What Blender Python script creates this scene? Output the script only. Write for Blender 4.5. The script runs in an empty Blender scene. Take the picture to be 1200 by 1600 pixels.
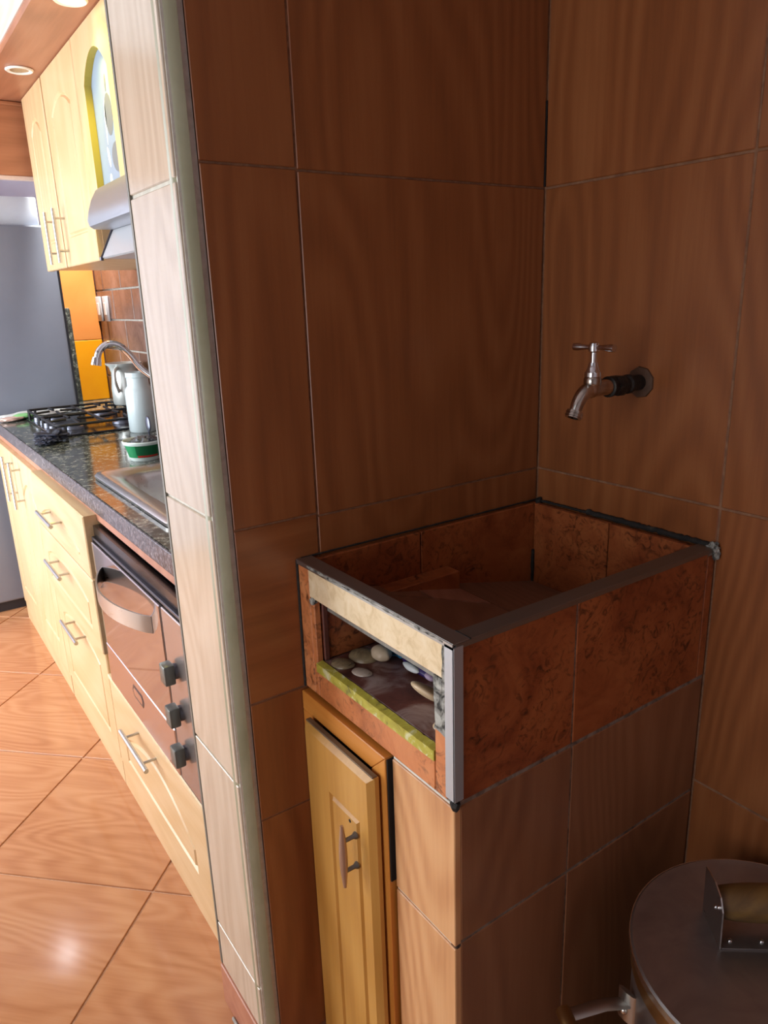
import bpy, bmesh, math, random
from mathutils import Vector, Matrix, noise
random.seed(7)
S = bpy.context.scene
COL = S.collection
PI = math.pi

# ------------------------------------------------------------------ camera
cam_d = bpy.data.cameras.new('camera'); cam = bpy.data.objects.new('camera', cam_d); COL.objects.link(cam)
RT = Vector((0.81834986, -0.57377824, -0.03289449)); UP = Vector((0.18799161, 0.21315716, 0.95876127))
FW = Vector((0.54310466, 0.79078604, -0.28230262))
cam.matrix_world = Matrix(((RT.x, UP.x, -FW.x, -1.03748), (RT.y, UP.y, -FW.y, -0.97760), (RT.z, UP.z, -FW.z, 1.39008), (0, 0, 0, 1)))
cam_d.sensor_fit = 'HORIZONTAL'; cam_d.sensor_width = 36.0; cam_d.lens = 36.0*1145.29/1200.0
cam_d.clip_start = 0.02
S.camera = cam

# ------------------------------------------------------------------ sky, light, exposure
w = bpy.data.worlds.new('sky'); S.world = w; w.use_nodes = True
bg = w.node_tree.nodes['Background']; bg.inputs[0].default_value = (0.80, 0.89, 1.0, 1); bg.inputs[1].default_value = 1.0

def area(name, loc, direction, sx, sy, power, col=(1, 1, 1)):
    d = bpy.data.lights.new(name, 'AREA'); d.shape = 'RECTANGLE'; d.size = sx; d.size_y = sy; d.energy = power; d.color = col
    o = bpy.data.objects.new(name, d); COL.objects.link(o); o.location = loc
    o.rotation_euler = Vector(direction).to_track_quat('-Z', 'Y').to_euler(); return o
# daylight through the wide window of the kitchen and an added fill lamp for the washing corner
area('window_daylight', (-2.32, 2.05, 1.25), (1, 0, 0), 2.0, 1.9, 82, (0.92, 0.96, 1.0))
area('laundry_fill', (-2.32, -.62, 1.25), (1, 0.0, 0), 2.0, .9, 17, (0.95, 0.97, 1.0))
S.view_settings.view_transform = 'Standard'; S.view_settings.look = 'None'; S.view_settings.gamma = 1.0
S.view_settings.use_curve_mapping = False
S.view_settings.exposure = 0.35
S.cycles.use_denoising = True
S.cycles.max_bounces = 8; S.cycles.diffuse_bounces = 5; S.cycles.caustics_reflective = False; S.cycles.caustics_refractive = False

# ------------------------------------------------------------------ materials
def lin(c):
    if isinstance(c, str):
        c = tuple(int(c[i:i+2], 16)/255 for i in (0, 2, 4))
    return tuple((x/12.92 if x <= 0.04045 else ((x+0.055)/1.055)**2.4) for x in c) + (1.0,)

def base_mat(name, col, rough=0.5, metal=0.0, spec=0.5, coat=0.0):
    m = bpy.data.materials.new(name); m.use_nodes = True
    b = m.node_tree.nodes['Principled BSDF']
    b.inputs['Base Color'].default_value = lin(col); b.inputs['Roughness'].default_value = rough
    b.inputs['Metallic'].default_value = metal; b.inputs['Specular IOR Level'].default_value = spec
    b.inputs['Coat Weight'].default_value = coat; b.inputs['Coat Roughness'].default_value = 0.08
    return m

class NT:
    def __init__(s, m): s.t = m.node_tree; s.b = s.t.nodes['Principled BSDF']
    def n(s, kind, **kw):
        x = s.t.nodes.new(kind)
        for k, v in kw.items(): setattr(x, k, v)
        return x
    def l(s, a, b): s.t.links.new(a, b)
    def coords(s, scale, rot=0.0, rnd=True):
        tc = s.n('ShaderNodeTexCoord'); v = tc.outputs['Object']
        if rnd:
            oi = s.n('ShaderNodeObjectInfo'); mu = s.n('ShaderNodeMath', operation='MULTIPLY'); mu.inputs[1].default_value = 23.0
            s.l(oi.outputs['Random'], mu.inputs[0]); ad = s.n('ShaderNodeVectorMath', operation='ADD')
            s.l(v, ad.inputs[0]); s.l(mu.outputs[0], ad.inputs[1]); v = ad.outputs[0]
        if rot:
            mp = s.n('ShaderNodeMapping'); mp.inputs['Rotation'].default_value = (0, 0, rot); s.l(v, mp.inputs['Vector']); v = mp.outputs[0]
        mp = s.n('ShaderNodeMapping'); mp.inputs['Scale'].default_value = scale; s.l(v, mp.inputs['Vector'])
        return mp.outputs[0]
    def ramp(s, fac, stops):
        r = s.n('ShaderNodeValToRGB'); e = r.color_ramp.elements
        e[0].position, e[0].color = stops[0][0], lin(stops[0][1]); e[1].position, e[1].color = stops[-1][0], lin(stops[-1][1])
        for p, c in stops[1:-1]:
            x = e.new(p); x.color = lin(c)
        s.l(fac, r.inputs[0]); return r.outputs[0]
    def mix(s, fac, a, b, mode='MIX'):
        x = s.n('ShaderNodeMix', data_type='RGBA', blend_type=mode)
        if isinstance(fac, float): x.inputs[0].default_value = fac
        else: s.l(fac, x.inputs[0])
        for sock, val in ((x.inputs[6], a), (x.inputs[7], b)):
            if isinstance(val, (str, tuple)): sock.default_value = lin(val)
            else: s.l(val, sock)
        return x.outputs[2]
    def noise(s, v, scale, detail=4, rough=0.55, dist=0.0):
        x = s.n('ShaderNodeTexNoise'); x.inputs['Scale'].default_value = scale; x.inputs['Detail'].default_value = detail
        x.inputs['Roughness'].default_value = rough; x.inputs['Distortion'].default_value = dist; s.l(v, x.inputs['Vector']); return x.outputs[0]
    def bump(s, h, strength, dist=0.002):
        x = s.n('ShaderNodeBump'); x.inputs['Strength'].default_value = strength; x.inputs['Distance'].default_value = dist
        s.l(h, x.inputs['Height']); s.l(x.outputs[0], s.b.inputs['Normal'])

def wood(name, dark, mid, light, axis='z', rough=0.35, rot=0.0, figure=1.0, bump=0.12, spec=0.5, wear=None):
    """Wood grain (printed tile or timber): long streaks along one axis with flame figure."""
    m = base_mat(name, mid, rough, 0, spec); t = NT(m)
    g = 0.05
    sc = {'x': (g, 1, 1), 'y': (1, g, 1), 'z': (1, 1, g)}[axis]
    v = t.coords(sc, rot); vw = t.coords(tuple(0.22 if q < 1 else 1 for q in sc), rot)
    fld = t.noise(vw, 3.2*figure, 1.5, 0.45, 0.15)
    mu = t.n('ShaderNodeMath', operation='MULTIPLY'); mu.inputs[1].default_value = 150.0; t.l(fld, mu.inputs[0])
    sn = t.n('ShaderNodeMath', operation='SINE'); t.l(mu.outputs[0], sn.inputs[0])
    wv = t.n('ShaderNodeMapRange'); wv.inputs['From Min'].default_value = -1.0; wv.inputs['To Min'].default_value = 0.15; wv.inputs['To Max'].default_value = 0.85; t.l(sn.outputs[0], wv.inputs[0])
    n1 = t.noise(v, 95, 5, 0.65, 0.2); n2 = t.noise(v, 7, 3, 0.5, 0.6)
    a = t.mix(0.62, wv.outputs[0], n1); a = t.mix(0.35, a, n2)
    c = t.ramp(a, [(0.28, dark), (0.5, mid), (0.74, light)])
    if wear:
        n3 = t.noise(t.coords((1, 1, 1)), 6, 5, 0.7); f = t.ramp(n3, [(0.52, (0, 0, 0)), (0.75, (1, 1, 1))]); c = t.mix(f, c, wear)
    t.l(c, t.b.inputs['Base Color'])
    if bump: t.bump(a, bump, 0.0012)
    return m

def mottled(name, stops, scale=30, rough=0.45, metal=0, bump=0.0, spec=0.5, detail=5, dist=0.8):
    m = base_mat(name, stops[0][1], rough, metal, spec); t = NT(m)
    n = t.noise(t.coords((1, 1, 1)), scale, detail, 0.6, dist)
    t.l(t.ramp(n, stops), t.b.inputs['Base Color'])
    if bump: t.bump(n, bump, 0.003)
    return m

def burl(name, dark, mid, light, rough=0.35):
    m = base_mat(name, mid, rough); t = NT(m); v = t.coords((1, 1, 1))
    n = t.noise(v, 9, 6, 0.65, 1.2); c = t.ramp(n, [(0.3, dark), (0.5, mid), (0.72, light)])
    n2 = t.noise(v, 46, 4, 0.6, 2.0); f = t.ramp(n2, [(0.50, (0, 0, 0)), (0.70, (1, 1, 1))])
    n3 = t.noise(v, 7, 2, 0.5, 0.4); f2 = t.ramp(n3, [(0.36, (0, 0, 0)), (0.54, (1, 1, 1))])
    f = t.mix(1.0, f, f2, 'MULTIPLY')
    c = t.mix(f, c, tuple(x*0.62 for x in [int(dark[i:i+2], 16)/255 for i in (0, 2, 4)]))
    t.l(c, t.b.inputs['Base Color']); return m

def brushed(name, col, rough=0.3, axis='y', bump=0.0):
    m = base_mat(name, col, rough, 1.0); t = NT(m)
    sc = {'x': (0.04, 1, 1), 'y': (1, 0.04, 1), 'z': (1, 1, 0.04)}[axis]
    n = t.noise(t.coords(sc), 160, 3, 0.6)
    mr = t.n('ShaderNodeMapRange'); mr.inputs['To Min'].default_value = rough*0.92; mr.inputs['To Max'].default_value = rough*1.1
    t.l(n, mr.inputs[0]); t.l(mr.outputs[0], t.b.inputs['Roughness']); return m

def emit(name, col, strength):
    m = base_mat(name, col, 0.5); b = m.node_tree.nodes['Principled BSDF']
    b.inputs['Emission Color'].default_value = lin(col); b.inputs['Emission Strength'].default_value = strength; return m

def glass(name, col, rough=0.05, ior=1.45):
    m = base_mat(name, col, rough); b = m.node_tree.nodes['Principled BSDF']; b.inputs['Transmission Weight'].default_value = 1.0
    b.inputs['IOR'].default_value = ior; return m

WT = ('754223', '864e2a', '955c35')
tile_v = wood('wood_print_tile_upright', *WT, axis='z', rough=0.3)
tile_hx = wood('wood_print_tile_lying_x', *WT, axis='x', rough=0.3)
tile_floor = wood('wood_print_floor_tile', 'ab714c', 'bb835b', 'c6926a', axis='y', rough=0.12, rot=-PI/4, figure=1.6, bump=0.04)
tile_basin_shaded = wood('wood_print_basin_tile_shaded', '7a4e34', '895a3c', '966848', axis='z', rough=0.35)  # darker copy of the basin front tile, shade put into the colour
tile_tray = wood('wood_print_tray_tile', '6a4430', '7a5038', '865c44', axis='y', rough=0.5, rot=0.5)
tile_beige = wood('pale_wood_print_tile', 'b4a48f', 'c4b49e', 'cfc1ad', axis='z', rough=0.16, figure=1.2, bump=0.2, spec=0.6)
burl_tile = burl('burl_tile', '76361a', '96502a', 'a86236')
burl_lit = burl('burl_tile_lit', '9a5630', 'c27646', 'd08a58')  # brighter copy of the burl tile, light on the front put into the colour
backsplash = mottled('backsplash_tile', [(0.3, '5f4740'), (0.5, '74584f'), (0.7, '86685e')], 8, 0.25)
grout_brown = mottled('brown_grout', [(0.3, '6a452f'), (0.7, '8d664a')], 60, 0.9)
grout_side = mottled('side_grout', [(0.35, '5c4a3e'), (0.6, '8a7c70')], 50, 0.9)
grout_grey = mottled('grey_grout', [(0.3, '8d8880'), (0.7, 'b0aaa0')], 60, 0.9)
grout_pale = mottled('pale_grout', [(0.3, 'c2bdb0'), (0.7, 'd9d4c8')], 60, 0.9)
grout_floor = mottled('floor_grout', [(0.3, 'b48a6c'), (0.7, 'd0a888')], 60, 0.9)
masonry = mottled('masonry', [(0.3, '6f6a62'), (0.7, '8f8a80')], 40, 0.95, bump=0.3)
cement = mottled('cement_patch', [(0.35, '35332f'), (0.48, '7c7a72'), (0.65, 'aaa89e')], 75, 0.95, bump=0.8)
cream_strip = mottled('cream_strip', [(0.3, 'c9ae84'), (0.5, 'dcc49c'), (0.75, 'e3cfae')], 45, 0.6, bump=0.15)
sill_yellow = mottled('worn_yellow_sill', [(0.30, '4a4a34'), (0.38, '9c9034'), (0.56, 'b0a53e'), (0.66, 'c9c69a')], 42, 0.5, bump=0.2)
shelf_stain = mottled('stained_shelf', [(0.34, '46241c'), (0.5, '6a3d32'), (0.66, 'a08a82')], 16, 0.5, detail=7)
black_mould = mottled('black_mould', [(0.3, '0d0c0b'), (0.6, '24201c'), (0.8, '5c564c')], 60, 0.85)
dark_gap = base_mat('dark_gap', '120b08', 0.9)
edge_grey = base_mat('dark_tile_edge', '3a2c24', 0.7)
trim_beige = mottled('corner_trim_beige', [(0.3, '8e8b6e'), (0.7, 'a5a186')], 5, 0.35)
steel = brushed('brushed_steel', 'c9c8c4', 0.28, 'y')
steel_x = brushed('brushed_steel_x', 'b9b5ae', 0.32, 'x')
rim_steel = brushed('dull_rim_steel', 'a5a4a0', 0.42, 'y')
rim_steel_x = brushed('dull_rim_steel_long', '8f8a83', 0.45, 'x')
post_steel = base_mat('post_steel', 'b9c2c8', 0.35, 0.65)
hood_steel = base_mat('hood_steel', 'a9adb5', 0.38, 0.75)
chrome = base_mat('chrome', 'dcdcdc', 0.09, 1.0)
chrome_old = mottled('aged_chrome', [(0.3, '8f8476'), (0.6, 'c5beb4')], 30, 0.18, 1.0)
pipe_dark = mottled('corroded_pipe', [(0.3, '211e1c'), (0.6, '37322d'), (0.8, '4f4438')], 70, 0.55, 0.6, bump=0.4)
esc_brown = mottled('brown_flange', [(0.3, '4a3325'), (0.7, '634531')], 40, 0.5, 0.3)
aluminium = mottled('aluminium', [(0.3, '9b9794'), (0.7, 'b4b0ad')], 12, 0.38, 0.95)
alu_rim = base_mat('aluminium_rim', 'd8cfc2', 0.25, 1.0)
brass_band = brushed('brass_band', 'b08d5c', 0.35, 'x')
grip_wood = wood('grip_wood', '4a3418', '6a4d28', '80602f', axis='x', rough=0.4)
maple = wood('maple', 'ccaa7c', 'd5b68a', 'dcc098', axis='z', rough=0.35, figure=0.5, bump=0.02)
maple_low = wood('maple_front', 'caa878', 'd3b488', 'dabe96', axis='y', rough=0.35, figure=0.4, bump=0.02)
maple_dark = base_mat('maple_shadow_gap', '9a6a35', 0.6)
honey = wood('honey_wood_door', 'a4702c', 'b6823a', 'c4924a', axis='z', rough=0.4, figure=0.5, bump=0.03)
honey_y = wood('honey_wood_rail', 'b26c26', 'c67e34', 'd28e42', axis='y', rough=0.4, figure=0.5, bump=0.05)
honey_z = wood('honey_wood_stile', 'b26c26', 'c67e34', 'd28e42', axis='z', rough=0.4, figure=0.5, bump=0.05)
worn_edge = wood('worn_door_edge', '4d3a28', '6c563e', '8a7150', axis='y', rough=0.7, bump=0.2)
soffit_wood = wood('soffit_wood', '96644a', 'a87256', 'b48064', axis='y', rough=0.35, figure=0.7, bump=0.02)
fascia_wood = wood('fascia_wood', '9a6444', 'ac7250', 'b87e5a', axis='x', rough=0.4, figure=0.6, bump=0.02)
soffit_pale = wood('pale_fascia', 'c9b0a2', 'd6c0b4', 'dfcdc2', axis='y', rough=0.5, figure=0.7, bump=0.02)
plaster = mottled('painted_plaster', [(0.3, 'c2c0c6'), (0.7, 'cecbd1')], 6, 0.9)
plaster_lav = mottled('lavender_plaster', [(0.3, 'b9b4c4'), (0.7, 'c3becd')], 6, 0.9)
white_board = mottled('white_board', [(0.3, 'd2dcea'), (0.7, 'dce6f0')], 6, 0.5)
terracotta = mottled('terracotta_strip', [(0.3, 'a4684f'), (0.7, 'bd8468')], 14, 0.45)
black_glass = base_mat('black_trim', '141214', 0.2)
mirror_steel = base_mat('mirror_oven_glass', 'b5aaa6', 0.06, 0.9)
oven_band = brushed('oven_band_steel', 'cfc4c4', 0.22, 'y')
oven_frame_m = base_mat('oven_frame_metal', '55535a', 0.3, 0.9)
knob_grey = base_mat('knob_grey', '6c6f6a', 0.35, 0.6)
panel_steel = base_mat('oven_panel_steel', 'b0a5a0', 0.25, 0.8)
fridge_grey = mottled('fridge_grey', [(0.3, '848b9a'), (0.7, '8b92a1')], 3, 0.45, 0.25)
fridge_dark = base_mat('fridge_dark_trim', '2b2b30', 0.4)
orange_panel = mottled('orange_panel', [(0.3, 'f79f0a'), (0.7, 'fba812')], 5, 0.35)
orange_sun = mottled('orange_panel_sun_tone', [(0.3, 'dc8640'), (0.7, 'e2904a')], 5, 0.4)  # second tone of one panel, stands in for a sunlight patch
cast_iron = base_mat('cast_iron', '18181c', 0.5, 0.2)
hob_glass = base_mat('hob_surface', '2a2a30', 0.12, 0.3)
burner_grey = base_mat('burner_cap', '7b7f8c', 0.35, 0.8)
black_cloth = mottled('black_cloth', [(0.3, '14151c'), (0.7, '3a3e52')], 25, 0.6)
packet_white = base_mat('packet_white', 'dfe2e0', 0.4)
packet_green = base_mat('packet_green', '8fd08a', 0.4)
packet_pink = base_mat('packet_pink', 'd8b9ae', 0.4)
tub_green = base_mat('tub_green', '1f8a55', 0.35)
tub_dark_green = base_mat('tub_dark_green', '0f5c36', 0.35)
tub_white = base_mat('tub_white', 'dbe9e4', 0.35)
tub_red = base_mat('tub_red', 'b8322c', 0.4)
scourer_m = mottled('steel_wool', [(0.3, '33363a'), (0.7, '8d9298')], 90, 0.4, 0.7, bump=1.0)
spoon_m = base_mat('spoon_metal', '6a6f7c', 0.3, 0.9)
jar_glass = base_mat('jar_glass', 'e2f2f5', 0.2); jar_glass.node_tree.nodes['Principled BSDF'].inputs['Transmission Weight'].default_value = 0.25
jar_fill = mottled('jar_contents', [(0.3, 'a8c4c8'), (0.7, 'd5e8ea')], 40, 0.6)
jug_metal = mottled('jug_aluminium', [(0.3, 'cfd4d0'), (0.7, 'dfe3dd')], 8, 0.32, 0.55)
soap_beige = mottled('beige_soap', [(0.3, 'b8a084'), (0.7, 'cdb89c')], 20, 0.5)
soap_tan = mottled('tan_soap', [(0.3, 'c4a884'), (0.7, 'cfb692')], 8, 0.4)
soap_ridge = mottled('ridged_soap', [(0.3, '6b5a42'), (0.7, '9a8868')], 40, 0.4)
soap_clear = base_mat('clear_soap', 'b8a898', 0.2)
cloth_blue = mottled('blue_cloth', [(0.3, '1f668f'), (0.7, '3f95bd')], 30, 0.8)
packet_purple = base_mat('packet_purple', '33215e', 0.35)
switch_white = base_mat('switch_white', 'c4c2c6', 0.4)
lamp_white = base_mat('lamp_ring_white', 'eceae6', 0.4)
lamp_glass_off = base_mat('lamp_reflector', 'b9ab94', 0.2, 0.7)
lamp_lit = emit('lamp_lit', 'fff6d8', 9.0)
lamp_bright = emit('lamp_bright', 'f4f8ff', 22.0)
cab_glass = base_mat('etched_cabinet_glass', '8fa4bd', 0.12, 0.0, 0.8)
etch_m = base_mat('etched_pattern', '6d7076', 0.6)
etch_light = base_mat('etched_pattern_light', 'c8d2da', 0.5)
jamb_yellow = base_mat('jamb_yellow', 'b3a040', 0.5)
def granite():
    m = base_mat('granite', '2c2d2b', 0.11, 0, 0.7); t = NT(m); v = t.coords((1, 1, 1), rnd=False)
    n = t.noise(v, 62, 4, 0.75); c = t.ramp(n, [(0.40, '2c302d'), (0.54, '595e58'), (0.66, 'b4b6aa')])
    t.l(c, t.b.inputs['Base Color']); return m
def granite_edge():
    m = base_mat('granite_edge', '5c5458', 0.25); t = NT(m); v = t.coords((1, 1, 1), rnd=False)
    n = t.noise(v, 110, 3, 0.7); c = t.ramp(n, [(0.4, '3c383b'), (0.58, '6a6266'), (0.72, '8c8488')])
    t.l(c, t.b.inputs['Base Color']); return m
granite_m = granite(); granite_e = granite_edge()

# ------------------------------------------------------------------ mesh helpers
def wpos(o):
    p = Vector((0, 0, 0))
    while o is not None: p += o.location; o = o.parent
    return p
def tag(o, label=None, cat=None, group=None, kind=None):
    for k, v in (('label', label), ('category', cat), ('group', group), ('kind', kind)):
        if v: o[k] = v
    return o
def empty(name, loc, label=None, cat=None, group=None, kind=None):
    o = bpy.data.objects.new(name, None); o.empty_display_size = 0.05; COL.objects.link(o); o.location = loc
    return tag(o, label, cat, group, kind)
def build(name, bm, mats, parent=None, smooth=None, label=None, origin=None):
    """world-space bmesh -> one linked object with its origin at the bbox centre"""
    bmesh.ops.recalc_face_normals(bm, faces=bm.faces[:])
    me = bpy.data.meshes.new(name)
    vs = [v.co for v in bm.verts]
    lo = Vector([min(v[i] for v in vs) for i in range(3)]); hi = Vector([max(v[i] for v in vs) for i in range(3)])
    c = (lo+hi)/2 if origin is None else Vector(origin)
    bmesh.ops.translate(bm, verts=bm.verts[:], vec=-c)
    bm.to_mesh(me); bm.free()
    if not isinstance(mats, (list, tuple)): mats = [mats]
    for m in mats: me.materials.append(m)
    if smooth is not None:
        for p in me.polygons: p.use_smooth = True
        me.set_sharp_from_angle(angle=math.radians(smooth))
    o = bpy.data.objects.new(name, me); COL.objects.link(o)
    if parent is not None: o.parent = parent; o.location = c - wpos(parent)
    else: o.location = c
    if label: o['label'] = label
    return o
def BM(): return bmesh.new()
def merge(bm, b2, mat=0):
    for f in b2.faces: f.material_index = mat
    me = bpy.data.meshes.new('tmp'); b2.to_mesh(me); b2.free(); bm.from_mesh(me); bpy.data.meshes.remove(me)
def box(bm, x0, x1, y0, y1, z0, z1, bev=0.0, seg=1, mat=0, edges=None):
    b = bmesh.new(); bmesh.ops.create_cube(b, size=1)
    for v in b.verts:
        v.co = Vector(((x0+x1)/2+v.co.x*(x1-x0), (y0+y1)/2+v.co.y*(y1-y0), (z0+z1)/2+v.co.z*(z1-z0)))
    if bev: bmesh.ops.bevel(b, geom=b.edges[:], offset=bev, segments=seg, affect='EDGES', profile=0.5)
    merge(bm, b, mat); return bm
def prism(bm, pts, a, b, axis, bev=0.0, mat=0, seg=1):
    """polygon (2D) extruded along axis from a to b; 2D order: x->(y,z) y->(x,z) z->(x,y)"""
    t = bmesh.new()
    def P(p, d): return {'x': (d, p[0], p[1]), 'y': (p[0], d, p[1]), 'z': (p[0], p[1], d)}[axis]
    v0 = [t.verts.new(P(p, a)) for p in pts]; v1 = [t.verts.new(P(p, b)) for p in pts]; n = len(pts)
    t.faces.new(v0); t.faces.new(v1[::-1])
    for i in range(n): t.faces.new((v0[i], v0[(i+1) % n], v1[(i+1) % n], v1[i]))
    if bev: bmesh.ops.bevel(t, geom=t.edges[:], offset=bev, segments=seg, affect='EDGES')
    merge(bm, t, mat); return bm
def frame_of(d):
    d = Vector(d).normalized(); a = Vector((0, 0, 1)) if abs(d.z) < 0.9 else Vector((1, 0, 0))
    u = d.cross(a).normalized(); return u, d.cross(u).normalized()
def tube(bm, pts, rad, n=12, mat=0, cap=True, squash=1.0):
    t = bmesh.new(); pts = [Vector(p) for p in pts]; rings = []
    rad = rad if isinstance(rad, (list, tuple)) else [rad]*len(pts)
    u = None
    for i, p in enumerate(pts):
        d = (pts[min(i+1, len(pts)-1)]-pts[max(i-1, 0)]).normalized()
        if u is None: u, v = frame_of(d)
        else:
            u = (u - d*u.dot(d)).normalized(); v = d.cross(u)
        rings.append([t.verts.new(p+rad[i]*(math.cos(2*PI*k/n)*u+squash*math.sin(2*PI*k/n)*v)) for k in range(n)])
    for a, b in zip(rings, rings[1:]):
        for k in range(n): t.faces.new((a[k], a[(k+1) % n], b[(k+1) % n], b[k]))
    if cap: t.faces.new(rings[0][::-1]); t.faces.new(rings[-1])
    merge(bm, t, mat); return bm
def lathe(bm, prof, centre, axis=(0, 0, 1), n=32, mat=0, closed=False):
    """prof: (r, h) along axis"""
    t = bmesh.new(); d = Vector(axis).normalized(); u, v = frame_of(d); c = Vector(centre); rings = []
    for r, h in prof:
        if r < 1e-6: rings.append([t.verts.new(c+d*h)])
        else: rings.append([t.verts.new(c+d*h+r*(math.cos(2*PI*k/n)*u+math.sin(2*PI*k/n)*v)) for k in range(n)])
    pairs = list(zip(rings, rings[1:])) + ([(rings[-1], rings[0])] if closed else [])
    for a, b in pairs:
        for k in range(n):
            q = [a[k % len(a)], a[(k+1) % len(a)], b[(k+1) % len(b)], b[k % len(b)]]
            q = list(dict.fromkeys(q))
            if len(q) >= 3: t.faces.new(q)
    merge(bm, t, mat); return bm
def spline(pts, n=8):
    """Catmull-Rom"""
    P = [Vector(p) for p in pts]; P = [2*P[0]-P[1]]+P+[2*P[-1]-P[-2]]; out = []
    for i in range(1, len(P)-2):
        a, b, c, d = P[i-1:i+3]
        for k in range(n):
            t = k/n
            out.append(0.5*((2*b)+(c-a)*t+(2*a-5*b+4*c-d)*t*t+(3*b-a-3*c+d)*t**3))
    out.append(P[-2]); return out
def blob(bm, c, r, amp=0.15, freq=2.0, sub=3, seed=0, mat=0, flat=None):
    t = bmesh.new(); bmesh.ops.create_icosphere(t, subdivisions=sub, radius=1)
    for v in t.verts:
        k = 1+amp*noise.noise(v.co*freq+Vector((seed*3.1, seed*1.7, seed)))
        v.co = Vector((v.co.x*r[0]*k, v.co.y*r[1]*k, v.co.z*r[2]*k))+Vector(c)
        if flat is not None and v.co.z < flat: v.co.z = flat
    merge(bm, t, mat); return bm
def clip_poly(poly, x0, x1, y0, y1):
    def cl(poly, f, inter):
        out = []
        for i in range(len(poly)):
            a, b = poly[i-1], poly[i]
            if f(b):
                if not f(a): out.append(inter(a, b))
                out.append(b)
            elif f(a): out.append(inter(a, b))
        return out
    def ix(c): return lambda a, b: (c, a[1]+(b[1]-a[1])*(c-a[0])/(b[0]-a[0]))
    def iy(c): return lambda a, b: (a[0]+(b[0]-a[0])*(c-a[1])/(b[1]-a[1]), c)
    for f, i in ((lambda p: p[0] >= x0, ix(x0)), (lambda p: p[0] <= x1, ix(x1)), (lambda p: p[1] >= y0, iy(y0)), (lambda p: p[1] <= y1, iy(y1))):
        poly = cl(poly, f, i)
        if not poly: return []
    return poly
def area2(p): return abs(sum(p[i-1][0]*p[i][1]-p[i][0]*p[i-1][1] for i in range(len(p))))/2

# ------------------------------------------------------------------ room shell
XL, YF, YB, ZC = -2.2, -2.2, 3.06, 2.40
XE, TW = -0.648, 0.20            # end of the dividing wall, its thickness
# floor with diagonal tiles
bm = BM(); box(bm, XL-.1, 0.1, YF-.1, YB+.1, -0.10, -0.004); floor = build('floor', bm, grout_floor); tag(floor, kind='structure')
d = 0.69
for i in range(-8, 9):
    for j in range(-9, 9):
        s0 = -0.115+d*i; s1 = s0+d; q0 = -1.28+d*j; q1 = q0+d; g = 0.004
        s0 += g; s1 -= g; q0 += g; q1 -= g
        poly = [((s+q)/2, (s-q)/2) for s, q in ((s0, q0), (s1, q0), (s1, q1), (s0, q1))]
        poly = clip_poly(poly, XL, 0.0, YF, YB)
        if len(poly) < 3 or area2(poly) < 0.004: continue
        bm = BM(); prism(bm, poly, -0.008, 0.0, 'z', bev=0.0012); build('tile', bm, tile_floor, floor)

# dividing wall (back wall of the washing corner) with its tiles
bm = BM(); box(bm, XE+.012, 0.05, 0.0012, TW-.012, 0, ZC); wall_back = build('wall_back', bm, grout_brown); tag(wall_back, kind='structure')
def wtile(x0, x1, z0, z1, mat, parent=None):
    b = BM(); box(b, x0, x1, -0.0005+random.uniform(-.0008, .0004), 0.009, z0, z1, bev=0.001); build('tile', b, mat, parent or wall_back)
g = .0016
for z0, z1, m in ((.05, .554, tile_v), (.554, .773, tile_v), (.773, 1.064, tile_hx), (1.064, 1.564, tile_v), (1.564, 2.064, tile_v), (2.064, ZC, tile_v)):
    wtile(XE+.012, -.4945-g, z0+g, z1-g, m)
for z0, z1 in ((.05, .554), (.554, 1.0596), (1.0596, 1.5622), (1.5622, 2.0622), (2.0622, ZC)):
    wtile(-.4945+g, -.003, z0+g, z1-g, tile_v)
# end face tiles
zb = [.0985, .2087, .6342, 1.0878, 1.5419, 1.998, ZC]
bm = BM(); box(bm, -.665, XE+.013, 0.004, TW, .09, ZC); tag(build('wall_end', bm, grout_pale, wall_back), kind=None)
for z0, z1 in zip(zb, zb[1:]):
    b = BM(); box(b, -.6685, -.660, .0062, TW-.006, z0+.0028, z1-.0028, bev=.0012); build('tile', b, tile_beige, wall_back, label='pale beige wood-print tile')
# rear faces in the kitchen
bm = BM(); box(bm, -.664, 0, TW-.013, TW-.001, .0, ZC); build('rear_face', bm, plaster, wall_back)
# dark seam at the corner
bm = BM(); box(bm, -.0025, .0, -.0025, .004, 1.565, 1.70); build('seam', bm, dark_gap, wall_back)
# rounded corner trim
bm = BM(); R = .0235; cx, cy = XE+.002, .0215
pts = [(cx-R*math.cos(a), cy-R*math.sin(a)) for a in [PI/2*k/8 for k in range(9)]]
prism(bm, pts+[(cx, cy)], 0.0, ZC, 'z'); tag(build('trim_1', bm, trim_beige, smooth=40), kind='structure')
# narrow grey metal edge at the far side of the end face
bm = BM(); box(bm, -.6695, -.655, TW-.0055, TW+.002, .10, ZC); tag(build('trim_2', bm, base_mat('edge_strip', '6a665c', 0.5)), kind='structure')
bm = BM(); box(bm, -.672, -.63, .0, TW, 0, .0975, bev=.002); bb = tag(build('baseboard_end', bm, terracotta), kind='structure')
bm = BM(); box(bm, -.678, -.6725, .0, .15, 0, .008, bev=.002); build('grout_line', bm, grout_grey, bb)

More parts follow.
